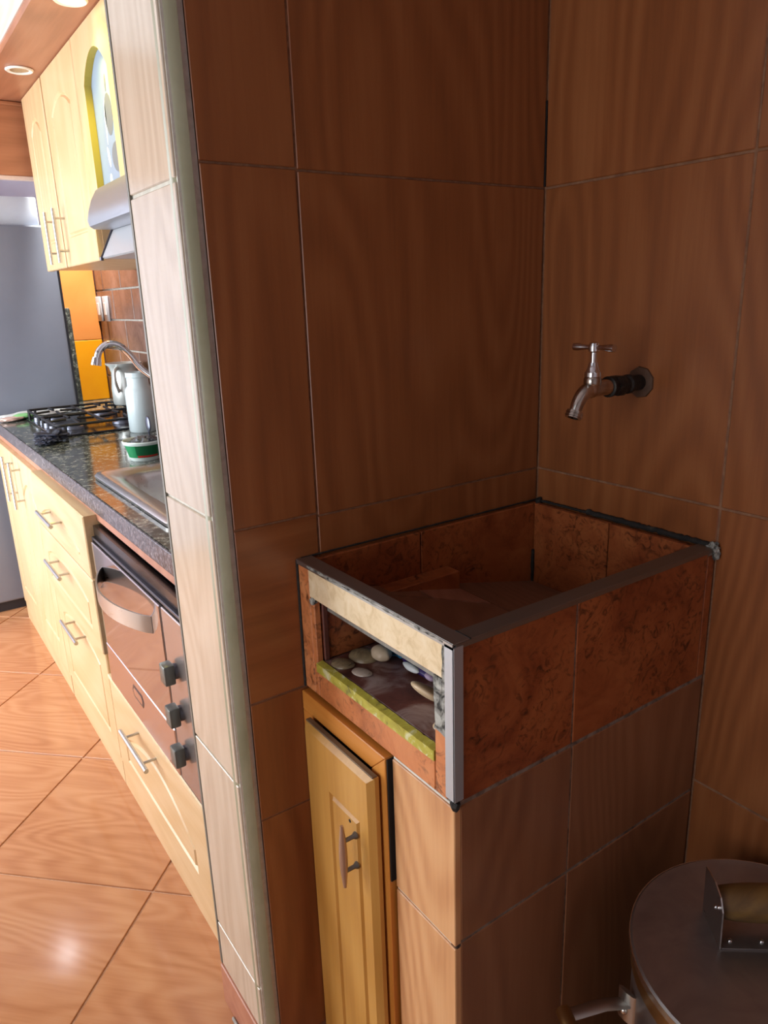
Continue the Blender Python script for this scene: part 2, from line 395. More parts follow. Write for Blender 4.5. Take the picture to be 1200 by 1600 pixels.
# right wall through both rooms
bm = BM(); box(bm, .0014, .12, YF-.1, YB+.1, 0, ZC); wall_right = build('wall_right', bm, grout_brown); tag(wall_right, kind='structure')
ys = [0.0, -.3805, -.8805, -1.3805, -1.8805, YF]
for y1, y0 in zip(ys, ys[1:]):
    rows = (0.02, .5719, 1.0596, 1.5622, 2.0622, ZC)
    for z0, z1 in zip(rows, rows[1:]):
        b = BM(); box(b, random.uniform(-.0008, .0006), .008, y0+g, y1-(g if y1 < 0 else .002), z0+g, z1-g, bev=.0015); build('tile', b, tile_v, wall_right)
bm = BM(); box(bm, -.002, .008, TW, YB, .0, .90); build('lower_plaster', bm, plaster, wall_right)
bm = BM(); box(bm, -.002, .008, TW, YB, 1.60, ZC); build('upper_plaster', bm, plaster, wall_right)
bm = BM(); box(bm, .001, .0075, TW, YB, .90, 1.60); build('grout_bed', bm, grout_grey, wall_right)
for r in range(5):
    z0 = 1.603-.14*(r+1)+.004; z1 = 1.603-.14*r-.004
    y = TW+.002-(.15 if r % 2 else 0)
    while y < YB:
        a, b2 = max(y+.004, TW+.002), min(y+.30-.004, YB-.001)
        if b2-a > .02:
            b = BM(); box(b, -.003, .004, a, b2, max(z0, .915), z1, bev=.0015); build('tile', b, backsplash, wall_right)
        y += .30
# other walls, ceiling
bm = BM(); box(bm, XL-.1, 0.12, YB, YB+.1, 0, ZC); wall_far = tag(build('wall_far', bm, plaster_lav), kind='structure')
bm = BM(); box(bm, XL-.1, 0.12, YF-.1, YF, 0, ZC); tag(build('wall_front', bm, plaster), kind='structure')
bm = BM()
for y0, y1, z0, z1 in ((YF, -1.12, 0, ZC), (-.12, 1.07, 0, ZC), (3.03, YB, 0, ZC), (-1.12, -.12, 2.25, ZC), (1.07, 3.03, 2.30, ZC), (1.07, 3.03, 0, .20)):
    box(bm, XL-.1, XL, y0, y1, z0, z1)
tag(build('wall_left', bm, plaster), kind='structure')
bm = BM()
for y in (1.07, 2.03, 2.99): box(bm, XL-.06, XL-.02, y, y+.04, .20, 2.30, bev=.003)
for z in (.20, 2.26): box(bm, XL-.06, XL-.02, 1.11, 2.99, z, z+.04, bev=.003)
tag(build('window_1', bm, lamp_white), kind='structure')
bm = BM(); box(bm, XL-.1, 0.12, YF-.1, YB+.1, ZC, ZC+.1); tag(build('ceiling', bm, plaster), kind='structure')

# soffit over the upper cabinets
soffit = empty('ceiling_soffit', (-.25, 1.3, 2.165)); tag(soffit, kind='structure')
bm = BM(); box(bm, -.499, -.003, TW, 2.45, 2.165, 2.185); build('soffit_panel', bm, soffit_wood, soffit)
bm = BM(); box(bm, -.502, -.485, TW, 2.45, 2.186, ZC); build('fascia', bm, soffit_pale, soffit)
# wooden panel above the fridge
far_panel = empty('trim_3', (-.8, 2.45, 1.9)); tag(far_panel, kind='structure')
bm = BM(); box(bm, -2.0, -.325, 2.452, 2.472, 1.897, 2.40, bev=.002); build('panel', bm, fascia_wood, far_panel)
bm = BM(); box(bm, -2.0, -.34, 2.440, 2.452, 2.150, 2.163, bev=.003); build('moulding', bm, fascia_wood, far_panel)
bm = BM(); box(bm, -2.0, -.325, 2.449, 2.474, 1.882, 1.897, bev=.002); build('lower_edge', bm, soffit_pale, far_panel)

# ------------------------------------------------------------------ laundry basin
BX, BY, ZR = -.536, -.381, .997
basin = empty('laundry_basin', (-.27, -.19, 0), 'tiled masonry laundry basin with steel rim built into the brown corner', 'basin')
def part(name, bm, m, **k): return build(name, bm, m, basin, **k)
# masonry core: pedestal walls, beam, shelf slab, sloping tray bed
bm = BM()
box(bm, -.525, -.008, -.37, -.355, .0, .985); box(bm, -.525, -.008, -.0055, -.0025, .0, .985); box(bm, -.0085, -.003, -.37, -.006, .0, .985)
box(bm, -.525, -.512, -.37, -.247, .0, .77)
box(bm, -.525, -.02, -.36, -.01, .79, .830)
box(bm, -.525, -.512, -.36, -.01, .945, .985)
prism(bm, [(-.515, .920), (-.008, .795), (-.008, .818), (-.515, .938)], -.36, -.01, 'y')
box(bm, -.24, -.23, -.36, -.01, .83, .88)
part('masonry_core', bm, masonry)
def btile(name, x0, x1, y0, y1, z0, z1, m, bev=.0012, **k):
    b = BM(); box(b, x0, x1, y0, y1, z0, z1, bev=bev); return part(name, b, m, **k)
F0, F1 = BX, -.525
btile('cream_strip', F0-.001, F1, -.3625, -.036, .9445, .9955, cream_strip, label='cream unglazed strip under the front rim')
btile('tile', F0, F1, -.0345, -.003, .775, .994, burl_lit); btile('tile', F0, F1, -.047, -.0355, .775, .942, burl_lit)
btile('tile', F0, F1, -.3425, -.048, .775, .8185, burl_lit); btile('tile', F0, F1, -.3665, -.3435, .775, .868, burl_lit)
# cement patch, ragged
bm = BM(); pts = [(-.3665, .866), (-.345, .870), (-.346, .9), (-.343, .943), (-.360, .944), (-.3615, .992), (-.3670, .992)]
prism(bm, pts, F0-.0015, F1, 'x'); bmesh.ops.subdivide_edges(bm, edges=bm.edges[:], cuts=3, use_grid_fill=True)
for v in bm.verts: v.co += Vector((noise.noise(v.co*300)*.0015, noise.noise(v.co*260+Vector((5, 0, 0)))*.0018, noise.noise(v.co*240+Vector((0, 9, 0)))*.002))
part('cement_patch', bm, cement)
bm = BM(); tube(bm, [(F0-.001+noise.noise(Vector((k*.9, 0, 0)))*.001, -.036-.0082*k, .9955+noise.noise(Vector((k*1.3, 3, 0)))*.0012) for k in range(41)], [.0022+abs(noise.noise(Vector((k*1.7, 7, 1))))*.0016 for k in range(41)], 6); part('mortar_line', bm, cement)
bm = BM(); blob(bm, (F0, -.045, .9405), (.004, .009, .007), .5, 3, 2, 4); part('mortar_lump', bm, cement)
# sill
bm = BM(); N = 60; v0 = []
t = bmesh.new(); rows = []
for k in range(N+1):
    y = -.046-(.297)*k/N; e = noise.noise(Vector((y*60, 1, 0)))*.0005+noise.noise(Vector((y*200, 4, 0)))*.0004
    rows.append([t.verts.new(p) for p in ((F0-.002, y, .8195), (F0-.002+e*.5, y, .8345+e), (F0+.009+e*2, y, .8365+e), (F0+.012, y, .8195))])
for a, b in zip(rows, rows[1:]):
    for q in range(4): t.faces.new((a[q], a[(q+1) % 4], b[(q+1) % 4], b[q]))
t.faces.new(rows[0]); t.faces.new(rows[-1][::-1]); merge(bm, t); part('sill', bm, sill_yellow, label='worn yellow sill edging')
# compartment lining
btile('shelf', -.524, -.241, -.352, -.046, .830, .835, shelf_stain, label='stained red-brown shelf tile')
btile('tile', -.523, -.24, -.048, -.013, .836, .918, burl_tile); btile('jamb', -.524, -.515, -.0515, -.047, .836, .942, mottled('jamb_brown', [(0.3, '4f2a20'), (0.7, '6a3a2e')], 20, .5))
# steel corner strip
bm = BM(); box(bm, F0-.0025, F0+.0, BY-.003, -.367, .782, .9945); box(bm, F0-.0025, F0+.012, BY-.0035, BY-.001, .782, .9945)
part('corner_strip', bm, post_steel, label='steel corner strip')
bm = BM(); blob(bm, (F0+.003, BY+.002, .7745), (.007, .007, .008), .5, 3, 2, 9); part('mortar_lump', bm, black_mould)
# side tiles
S0, S1 = BY, -.368
def stile(x0, x1, z0, z1, m): 
    b = BM(); box(b, x0, x1, S0+random.uniform(-.0003, .0003), S1, z0, z1, bev=.0012); part('tile', b, m)
stile(-.522, -.3215, .7755, .993, burl_tile); stile(-.3185, -.021, .7755, .993, burl_tile); stile(-.0195, -.002, .7755, .985, burl_tile)
for z0, z1 in ((.02, .5505), (.5555, .7695)):
    stile(-.5255, -.3195, z0, z1, tile_basin_shaded); stile(-.3165, -.003, z0, z1, tile_basin_shaded)
btile('corner_joint', -.5335, -.5262, BY+.001, S1, .02, .769, edge_grey)
bm = BM(); box(bm, -.526, -.002, S0+.0012, S1, .02, .992); part('grout_bed', bm, grout_side)
# front tiles right of the cupboard
for z0, z1 in ((.02, .5455), (.5505, .7685)): btile('tile', F0, F1, BY+.0005, -.2465, z0, z1, wood('wood_print_basin_tile_lit', 'b57c50', 'cd9766', 'dbaa78', axis='z', rough=.35))  # same tile as the basin side, light put into the colour
bm = BM(); box(bm, F0+.003, F1, -.378, -.2465, .02, .772); part('grout_bed', bm, grout_pale)
# steel rims
bm = BM(); box(bm, BX-.0015, -.511, BY-.001, -.002, .9958, .9985, bev=.0006); box(bm, BX-.0025, BX-.0005, BY-.001, -.002, .991, .998)
part('front_rim', bm, rim_steel)
bm = BM(); box(bm, -.5105, -.003, BY-.0015, -.3555, .9955, .9982, bev=.0006); box(bm, -.534, -.003, BY-.0025, BY-.0005, .991, .9975)
part('side_rim', bm, rim_steel_x)
bm = BM(); box(bm, -.5115, -.5095, BY-.0015, -.3545, .9958, .9988); part('rim_joint', bm, dark_gap)
# basin lining
btile('tile', -.511, -.30, -.013, -.005, .84, .994, burl_tile); btile('tile', -.298, -.010, -.013, -.005, .80, .994, burl_tile)
btile('tile', -.020, -.009, -.19, -.014, .80, .994, burl_tile); btile('tile', -.020, -.009, -.355, -.192, .80, .994, burl_tile)
btile('tile', -.51, -.022, -.362, -.352, .82, .994, burl_tile); btile('tile', -.521, -.511, -.352, -.014, .93, .994, burl_tile)
def tray(poly, dz=0.0, m=tile_tray):
    b = bmesh.new(); zf = lambda x: .828-.23*x+dz
    a0 = [b.verts.new((x, y, zf(x)-.009)) for x, y in poly]; a1 = [b.verts.new((x, y, zf(x))) for x, y in poly]; n = len(poly)
    b.faces.new(a0); b.faces.new(a1[::-1])
    for i in range(n): b.faces.new((a0[i], a0[(i+1) % n], a1[(i+1) % n], a1[i]))
    part('tray_tile', b, m)
tray([(-.508, -.351), (-.2425, -.351), (-.2425, -.136), (-.337, -.0925), (-.508, -.024)])
tray([(-.508, -.018), (-.3375, -.087), (-.334, -.0135), (-.508, -.0135)])
tray([(-.333, -.089), (-.2425, -.130), (-.238, -.0135), (-.330, -.0135)], .001, wood('wood_print_tray_tile_lit', '865540', '9c6a52', 'ab7a62', axis='y', rough=.4, rot=.5))  # third piece: paler copy of the tray tile, its lit look painted in
tray([(-.238, -.351), (-.021, -.351), (-.021, -.0135), (-.2345, -.0135)])
bm = BM()
b = bmesh.new(); zf = lambda x: .8265-.23*x
q = [b.verts.new((x, y, zf(x)-e)) for e in (.006, 0) for x, y in ((-.51, -.352), (-.02, -.352), (-.02, -.013), (-.51, -.013))]
for f in ((0, 1, 2, 3), (7, 6, 5, 4), (0, 4, 5, 1), (1, 5, 6, 2), (2, 6, 7, 3), (3, 7, 4, 0)): b.faces.new([q[i] for i in f])
merge(bm, b); part('tray_grout', bm, grout_brown)
# mouldy sealant along the two walls
def caulk(p0, p1, r, seed, m=black_mould, n=50):
    b = BM(); P0, P1 = Vector(p0), Vector(p1); pts = []; rs = []
    for k in range(n+1):
        q = P0.lerp(P1, k/n); s = Vector((k*.41, seed, 0))
        pts.append(q+Vector((noise.noise(s), noise.noise(s+Vector((0, 5, 0))), noise.noise(s+Vector((0, 9, 0)))))*r*.35); rs.append(r*(.75+.6*abs(noise.noise(s*2.1))))
    tube(b, pts, rs, 7); part('sealant', b, m, smooth=60)
caulk((-.53, -.003, .998), (-.005, -.003, .997), .0018, 1)
caulk((-.004, -.004, .997), (-.004, -.15, .998), .003, 2); caulk((-.004, -.13, .999), (-.004, -.37, .999), .0055, 3)
caulk((-.006, -.012, 1.002), (-.012, -.014, .975), .007, 5, n=12)
caulk((-.021, -.0145, .83), (-.022, -.0145, .90), .004, 7, n=12)
bm = BM(); blob(bm, (-.006, -.379, .995), (.008, .010, .010), .7, 3, 3, 11); blob(bm, (-.004, -.384, .985), (.005, .006, .007), .6, 3, 2, 5); part('mortar_lump', bm, cement)
bm = BM(); tube(bm, [(F0-.001, -.0015, z) for z in (.775, .85, .92, .996)], .0022, 6); part('sealant', bm, black_mould)

# ------------------------------------------------------------------ cupboard under the basin
cup = empty('cupboard', (-.54, -.12, 0), 'narrow honey-coloured wooden cupboard under the laundry basin', 'cupboard')
X0 = -.545
bm = BM(); prism(bm, [(-.003, .7695), (-.2415, .7695), (-.2055, .735), (-.003, .735)], X0, -.522, 'x', bev=.0012); build('frame_rail', bm, honey_y, cup)
bm = BM(); prism(bm, [(-.2415, .769), (-.2055, .7345), (-.2055, .02), (-.2415, .02)], X0, -.522, 'x', bev=.0012); build('frame_stile', bm, honey_z, cup)
bm = BM(); box(bm, X0, -.522, -.038, -.003, .02, .7345, bev=.0012); build('frame_stile', bm, honey_z, cup)
bm = BM(); box(bm, -.530, -.526, -.2045, -.039, .02, .734); build('back_panel', bm, dark_gap, cup)
bm = BM(); box(bm, X0+.002, -.527, -.2445, -.2425, .56, .768); build('side_gap', bm, dark_gap, cup)
# door: stepped edge, raised field with routed groove
def outline_rect(a0, a1, z0, z1): return [(a0, z0), (a1, z0), (a1, z1), (a0, z1)]
def outline_arch(a0, a1, z0, zs, zt, n=10, flat=.22):
    """cathedral outline: straight sides to zs, shoulders, then an arch to zt"""
    w_ = a1-a0; pts = [(a0, z0), (a1, z0), (a1, zs)]
    for k in range(1, n):
        t_ = k/n; pts.append((a1-w_*t_, zs+(zt-zs)*math.sin(PI*t_)**.8))
    return pts+[(a0, zs)]
def inset(poly, dd):
    n = len(poly); A = sum(poly[i-1][0]*poly[i][1]-poly[i][0]*poly[i-1][1] for i in range(n)); sg = 1 if A > 0 else -1; out = []
    for i in range(n):
        p0, p1, p2 = Vector(poly[i-1]), Vector(poly[i]), Vector(poly[(i+1) % n])
        e1 = (p1-p0).normalized(); e2 = (p2-p1).normalized(); n1 = Vector((-e1.y, e1.x))*sg; n2 = Vector((-e2.y, e2.x))*sg
        b_ = (n1+n2); b_ = b_.normalized() if b_.length > 1e-6 else n1; k = dd/max(.35, b_.dot(n1)); out.append(tuple(p1+b_*k))
    return out
def panel_front(xf, th, rect, outlines, groove=.007, depth=.004, mat=0, hole=False, edge=.003):
    """front slab facing -x at x=xf, thickness th (towards +x); each outline becomes a routed groove (or a hole)"""
    b = bmesh.new(); a0, a1, z0, z1 = rect
    outer = outline_rect(a0+edge, a1-edge, z0+edge, z1-edge); side = outline_rect(a0, a1, z0, z1)
    V = lambda pl, x: [b.verts.new((x, p[0], p[1])) for p in pl]
    def ring(A, B):
        for i in range(len(A)): b.faces.new((A[i], A[(i+1) % len(A)], B[(i+1) % len(B)], B[i]))
    vo = V(outer, xf); vs = V(side, xf+edge); vb = V(side, xf+th); ring(vo, vs); ring(vs, vb)
    loops = [vo]
    for ol in outlines:
        l0 = V(ol, xf); loops.append(l0)
        if hole:
            l1 = V(ol, xf+th); ring(l0, l1)
            for f in b.faces[-len(ol):]: f.material_index = 1
            back = l1
        else:
            l1 = V(inset(ol, groove*.35), xf+depth); l2 = V(inset(ol, groove*.65), xf+depth); l3 = V(inset(ol, groove), xf); ring(l0, l1); ring(l1, l2); ring(l2, l3); b.faces.new(l3)
    es = []
    for lp in loops:
        for i in range(len(lp)):
            e = b.edges.get((lp[i], lp[(i+1) % len(lp)])); es.append(e)
    bmesh.ops.triangle_fill(b, edges=es, use_beauty=True, use_dissolve=False)
    if hole:
        es = []
        for lp in (vb, back):
            for i in range(len(lp)): es.append(b.edges.get((lp[i], lp[(i+1) % len(lp)])))
        bmesh.ops.triangle_fill(b, edges=es, use_beauty=True, use_dissolve=False)
    else: b.faces.new(vb)
    return b
XD = -.566
b = panel_front(XD, .016, (-.2315, -.036, .056, .7365), [outline_rect(-.200, -.112, .165, .648)], .010, .004, edge=.009)
door = build('door', b, honey, cup)
bm = BM(); box(bm, XD+.006, XD+.0155, -.230, -.0375, .7355, .7385, bev=.001); build('worn_top_edge', bm, worn_edge, door, label='greyish worn top edge')
hd = BM(); hy = -.188; hx = XD-.024
tube(hd, [(hx, hy, .535+.11*k/10) for k in range(11)], [.0026+.0040*math.sin(PI*k/10) for k in range(11)], 10)
build('handle', hd, base_mat('cupboard_handle', 'b59a86', .3, .7), door, smooth=60, label='slim spindle handle')
for z in (.563, .617):
    hd = BM(); lathe(hd, [(0, 0), (.0035, 0), (.0035, .018), (.006, .022), (.006, .0245), (0, .0245)], (hx, hy, z), (1, -.0, 0), 12); build('handle_post', hd, base_mat('post_grey', '7d7a74', .35, .9), door, smooth=40)
bm = BM(); lathe(bm, [(0, 0), (.003, 0), (.003, .001), (0, .001)], (XD-.0005, -.172, .632), (1, 0, 0), 10); build('screw_hole', bm, dark_gap, door)

# things on the compartment shelf
ZS = .8352
def soap(name, label, cat, fn, m, smooth=50, group=None):
    b = BM(); fn(b); o = build(name, b, m, smooth=smooth); tag(o, label, cat, group); return o
def scal(b):
    t = bmesh.new(); bmesh.ops.create_uvsphere(t, u_segments=32, v_segments=14, radius=1)
    for v in t.verts:
        a = math.atan2(v.co.y, v.co.x); k = 1+.05*math.sin(7*a)*(1-abs(v.co.z)); z = v.co.z
        v.co = Vector((-.452+.015*v.co.x*k, -.104+.0195*v.co.y*k, ZS+.0125+.0125*(z if z > -.6 else -.6-(abs(z)-.6)*.3)))
        v.co.z = max(v.co.z, ZS+.0005+.0015*(math.sin(7*a)+1)*.5)
    merge(b, t)
soap('soap_piece', 'beige soap lump with scalloped edge, middle of the basin shelf', 'soap', scal, soap_beige)
def oval(b):
    t = bmesh.new(); bmesh.ops.create_uvsphere(t, u_segments=32, v_segments=16, radius=1)
    Mx = Matrix.Rotation(math.radians(38), 3, 'Y')
    for v in t.verts: v.co = Mx @ Vector((v.co.x*.026, v.co.y*.030, v.co.z*.008))+Vector((-.474, -.252, ZS+.0185))
    merge(b, t)
soap('soap_bar', 'smooth tan oval soap bar leaning behind the cement patch', 'soap', oval, soap_tan)
def ridge(c, rx, ry, rz, rot, s):
    def f(b):
        t = bmesh.new(); bmesh.ops.create_uvsphere(t, u_segments=36, v_segments=12, radius=1)
        Mr = Matrix.Rotation(rot, 3, 'Z')
        for v in t.verts:
            k = 1+.10*math.sin(11*math.atan2(v.co.z, v.co.y)+s)
            v.co = Mr @ Vector((v.co.x*rx, v.co.y*ry*k, abs(v.co.z)*rz*k))+Vector((c[0], c[1], ZS+.0003))
        merge(b, t)
    return f
soap('soap_piece', 'brown ridged soap sliver by the far left corner of the basin shelf', 'soap', ridge((-.468, -.077), .022, .026, .010, .3, 0), soap_ridge)
soap('soap_piece', 'small pale ridged soap sliver just behind the yellow sill', 'soap', ridge((-.508, -.078), .016, .020, .0065, .3, 1), soap_ridge)
soap('soap_piece', 'thin translucent soap scrap lying in front of the beige lump', 'soap', ridge((-.499, -.119), .012, .017, .004, .3, 2), soap_clear)
def disc(b): lathe(b, [(0, 0), (.010, .0005), (.013, .004), (.010, .0075), (0, .0085)], (-.498, -.312, ZS), (0, 0, 1), 20)
soap('soap_piece', 'small round cream soap disc at the right end of the basin shelf', 'soap', disc, soap_tan)
pk = empty('packet', (-.425, -.19, ZS), 'purple packet with white patches lying under the cream strip', 'packet')
bm = BM(); blob(bm, (-.425, -.185, ZS+.009), (.016, .055, .0085), .12, 2, 3, 3, flat=ZS+.0004); build('wrapper', bm, packet_purple, pk, smooth=60)
bm = BM(); blob(bm, (-.441, -.168, ZS+.0105), (.0065, .020, .0055), .1, 2, 3, 6); build('white_patch', bm, packet_white, pk, smooth=60)
bm = BM(); blob(bm, (-.439, -.212, ZS+.0125), (.006, .012, .005), .1, 2, 3, 8); build('pink_patch', bm, base_mat('packet_lilac', 'b79fb8', .4), pk, smooth=60)
def cloth(b): blob(b, (-.416, -.098, ZS+.024), (.018, .048, .030), .5, 3.2, 4, 2, flat=ZS+.0004)
soap('cloth', 'crumpled blue cloth at the back of the basin shelf', 'cloth', cloth, cloth_blue, 70)

# ------------------------------------------------------------------ wall tap
tap = empty('wall_tap', (0, -.222, 1.24), 'chrome bib tap with T handle on the brown tiled wall', 'tap')
TY, TZ = -.223, 1.241
bm = BM(); lathe(bm, [(0, 0), (.026, 0), (.025, .002), (.012, .003), (0, .003)], (-.0005, TY, TZ), (-1, 0, 0), 9); build('wall_flange', bm, esc_brown, tap)
bm = BM(); lathe(bm, [(0, 0), (.0125, 0), (.0125, .026), (.0155, .027), (.0155, .033), (.013, .036), (.013, .05), (0, .05)], (-.0035, TY, TZ), (-1, 0, 0), 24); build('pipe', bm, pipe_dark, tap, smooth=35)
bm = BM(); lathe(bm, [(.006, 0), (.0165, 0), (.0175, .003), (.0175, .018), (.0165, .021), (.006, .021)], (-.049, TY, TZ), (-1, 0, 0), 6); lathe(bm, [(.006, 0), (.0145, 0), (.0145, .006), (.0165, .007), (.0165, .012), (.0145, .013), (.006, .013)], (-.0705, TY, TZ), (-1, 0, 0), 24)
build('coupling', bm, pipe_dark, tap, smooth=30)
bm = BM(); pth = spline([(-.082, TY, TZ), (-.100, TY, TZ), (-.122, TY, TZ), (-.138, TY, TZ-.004), (-.150, TY, TZ-.016), (-.157, TY, TZ-.030)], 6)
tube(bm, pth, [.0135-.0015*math.sin(PI*min(1, k/12)) if k < 14 else .0122-.0002*(k-14) for k in range(len(pth))], 18)
lathe(bm, [(.0, 0), (.011, 0), (.0135, .004), (.0135, .012), (.0115, .016), (0, .016)], (-.120, TY, TZ+.004), (0, 0, 1), 20); build('body', bm, chrome_old, tap, smooth=50)
dn = (pth[-1]-pth[-3]).normalized()
bm = BM(); lathe(bm, [(.008, 0), (.0125, 0), (.0125, .002), (.0135, .0025), (.0135, .004), (.0125, .0045), (.0125, .006), (.0135, .0065), (.0135, .0085), (.0125, .009), (.0125, .011), (.0085, .011)], pth[-1], dn, 22); build('spout_thread', bm, chrome_old, tap, smooth=25)
bm = BM(); lathe(bm, [(0, 0), (.0125, 0), (.0125, .006), (.0105, .008), (.0075, .016), (.0065, .021), (0, .021)], (-.120, TY, TZ+.020), (0, 0, 1), 6 if 0 else 20); build('bonnet', bm, chrome, tap, smooth=30)
bm = BM(); lathe(bm, [(0, 0), (.0045, 0), (.0045, .016), (.008, .018), (.0085, .024), (.007, .030), (.004, .032), (0, .032)], (-.120, TY, TZ+.040), (0, 0, 1), 18); build('spindle', bm, chrome, tap, smooth=40)
bm = BM(); hz = TZ+.0635
tube(bm, [(-.120, TY+.038-.0076*k*1.0, hz) for k in range(11)], [.0058, .0062, .005, .004, .0038, .004, .0038, .004, .005, .0062, .0058], 14); build('handle', bm, chrome, tap, smooth=50)

# ------------------------------------------------------------------ stockpot and lid
PC = Vector((-.199, -.634)); PR = .182; PZ = .533
pot = empty('stockpot', (PC.x, PC.y, 0), 'large aluminium stockpot standing on the floor beside the basin', 'pot')
bm = BM(); lathe(bm, [(0, .002), (PR-.02, .002), (PR-.008, .012), (PR-.006, PZ-.015), (PR-.009, PZ-.015), (PR-.009, .02), (0, .012)], (PC.x, PC.y, 0), n=64); build('body', bm, aluminium, pot, smooth=35)
bm = BM(); lathe(bm, [(PR-.0055, PZ-.040), (PR-.002, PZ-.040), (PR-.002, PZ-.016), (PR-.0055, PZ-.016)], (PC.x, PC.y, 0), n=64, closed=True); build('rim_band', bm, brass_band, pot, smooth=35)
ha = math.radians(154); hr = Vector((math.cos(ha), math.sin(ha))); ht = Vector((-hr.y, hr.x)); hz = PZ-.095
def hp(r, s, z): q = PC+hr*r+ht*s; return (q.x, q.y, z)
hroot = BM()
for s in (-.05, .05):
    pts = [hp(PR-.005, s, hz), hp(PR+.03, s, hz+.004), hp(PR+.085, s, hz-.004)]
    tube(hroot, pts, .010, 8, squash=.25)
for s in (-.05, .05): tube(hroot, [hp(PR-.0045, s, hz-.03), hp(PR-.0045, s, hz+.02)], .014, 8, squash=.25)
sh = build('side_handle', hroot, steel_x, pot, smooth=40)
bm = BM(); tube(bm, [hp(PR+.085, -.058, hz-.004), hp(PR+.085, .058, hz-.004)], .011, 12); build('grip', bm, brass_band, sh, smooth=40, label='brownish grip bar')
for s in (-.05, .05):
    bm = BM(); q = Vector(hp(PR-.001, s, hz-.012)); blob(bm, q, (.006, .006, .006), 0, 1, 2); build('rivet', bm, alu_rim, sh, smooth=60)
lid = empty('pot_lid', (PC.x, PC.y, PZ-.014), 'flat aluminium lid with wooden grip lying on the stockpot', 'lid')
bm = BM(); lathe(bm, [(0, PZ-.003), (PR-.012, PZ-.003), (PR-.003, PZ-.001), (PR, PZ-.003), (PR, PZ-.012), (PR-.0015, PZ-.0125), (PR-.003, PZ-.006), (0, PZ-.006)], (PC.x, PC.y, 0), n=64); build('plate', bm, aluminium, lid, smooth=30)
bm = BM(); lathe(bm, [(PR-.0015, PZ-.0035), (PR+.0012, PZ-.003), (PR+.0015, PZ-.012), (PR-.0005, PZ-.0125)], (PC.x, PC.y, 0), n=64, closed=True); build('rolled_edge', bm, alu_rim, lid, smooth=40)
ax = Vector((.78, -.626, 0)); pe = Vector((.626, .78, 0)); h0 = Vector((-.226, -.562, PZ-.0028))
def LP(a, p, z): return h0+ax*a+pe*p+Vector((0, 0, z))
def lbox(b, a0, a1, p0, p1, z0, z1, mat=0):
    t = bmesh.new(); vs = [t.verts.new(LP(a, p, z)) for a in (a0, a1) for p in (p0, p1) for z in (z0, z1)]
    for f in ((0, 1, 3, 2), (4, 6, 7, 5), (0, 4, 5, 1), (2, 3, 7, 6), (0, 2, 6, 4), (1, 5, 7, 3)): t.faces.new([vs[i] for i in f])
    merge(b, t, mat)
for nm, a in (('bracket', 0.0), ('bracket', .125)):
    bm = BM(); t = bmesh.new(); pts = [(-.024, 0), (.040, 0), (.044, .075), (.012, .078), (-.010, .072), (-.021, .057)]
    va = [t.verts.new(LP(a, p, z)) for p, z in pts]; vb = [t.verts.new(LP(a+.002, p, z)) for p, z in pts]
    t.faces.new(va); t.faces.new(vb[::-1])
    for i in range(len(pts)): t.faces.new((va[i], va[(i+1) % 6], vb[(i+1) % 6], vb[i]))
    merge(bm, t); br = build(nm, bm, steel, lid)
    for p, z in ((-.006, .058), (.004, .049)):
        b = BM(); blob(b, LP(a-.001, p-.006, z), (.003, .003, .003), 0, 1, 2); build('rivet', b, chrome, br, smooth=60)
bm = BM(); lbox(bm, .003, .124, -.024, .03, .0002, .0022); fl = build('bracket_base', bm, aluminium, lid)
for a, p in ((.018, -.012), (.060, -.012), (.106, -.012)):
    b = BM(); blob(b, LP(a, p, .003), (.0035, .0035, .0025), 0, 1, 2); build('rivet', b, chrome, fl, smooth=60)
bm = BM(); tube(bm, [LP(.003+.0121*k, .008, .048) for k in range(11)], [.020, .022, .0235, .0245, .025, .025, .025, .0245, .0235, .022, .020], 20); build('grip', bm, grip_wood, lid, smooth=50, label='brown wooden grip')

# ------------------------------------------------------------------ kitchen: base units
KX = -.609
def bar_handle(parent, x, p0, p1, posts, xf, r=.006):
    b = BM(); tube(b, [p0, p1], r, 14); h = build('handle', b, steel, parent, smooth=40, label='steel bar handle')
    for q in posts:
        b = BM(); tube(b, [(x+.003, q[0], q[1]), (xf+.001, q[0], q[1])], r*.62, 10); build('handle_post', b, steel, h, smooth=40)
    return h
def carcass(root, y0, y1, z0, z1, m, x1=-.02):
    b = BM(); box(b, KX, x1, y0, y1, z0, z1); build('carcass', b, m, root)
FX = -.629
# doors by the fridge
u1 = empty('base_cabinet', (-.3, 2.15, 0), 'pale maple base cabinet with two doors, next to the grey fridge', 'cabinet')
carcass(u1, 1.705, 2.60, 0, .845, maple)
for y0, y1, hy in ((1.712, 2.148, 2.045), (2.154, 2.598, 2.20)):
    ol = outline_arch(y0+.085, y1-.085, .18, .70, .765)
    dd = build('door', panel_front(FX, .0195, (y0, y1, .088, .845), [ol], .016, .006), maple, u1)
    bar_handle(dd, FX-.034, (FX-.034, hy, .655), (FX-.034, hy, .835), ((hy, .685), (hy, .805)), FX)
bm = BM(); box(bm, FX+.004, KX, 1.71, 2.60, .0, .084); build('plinth', bm, maple_low, u1)
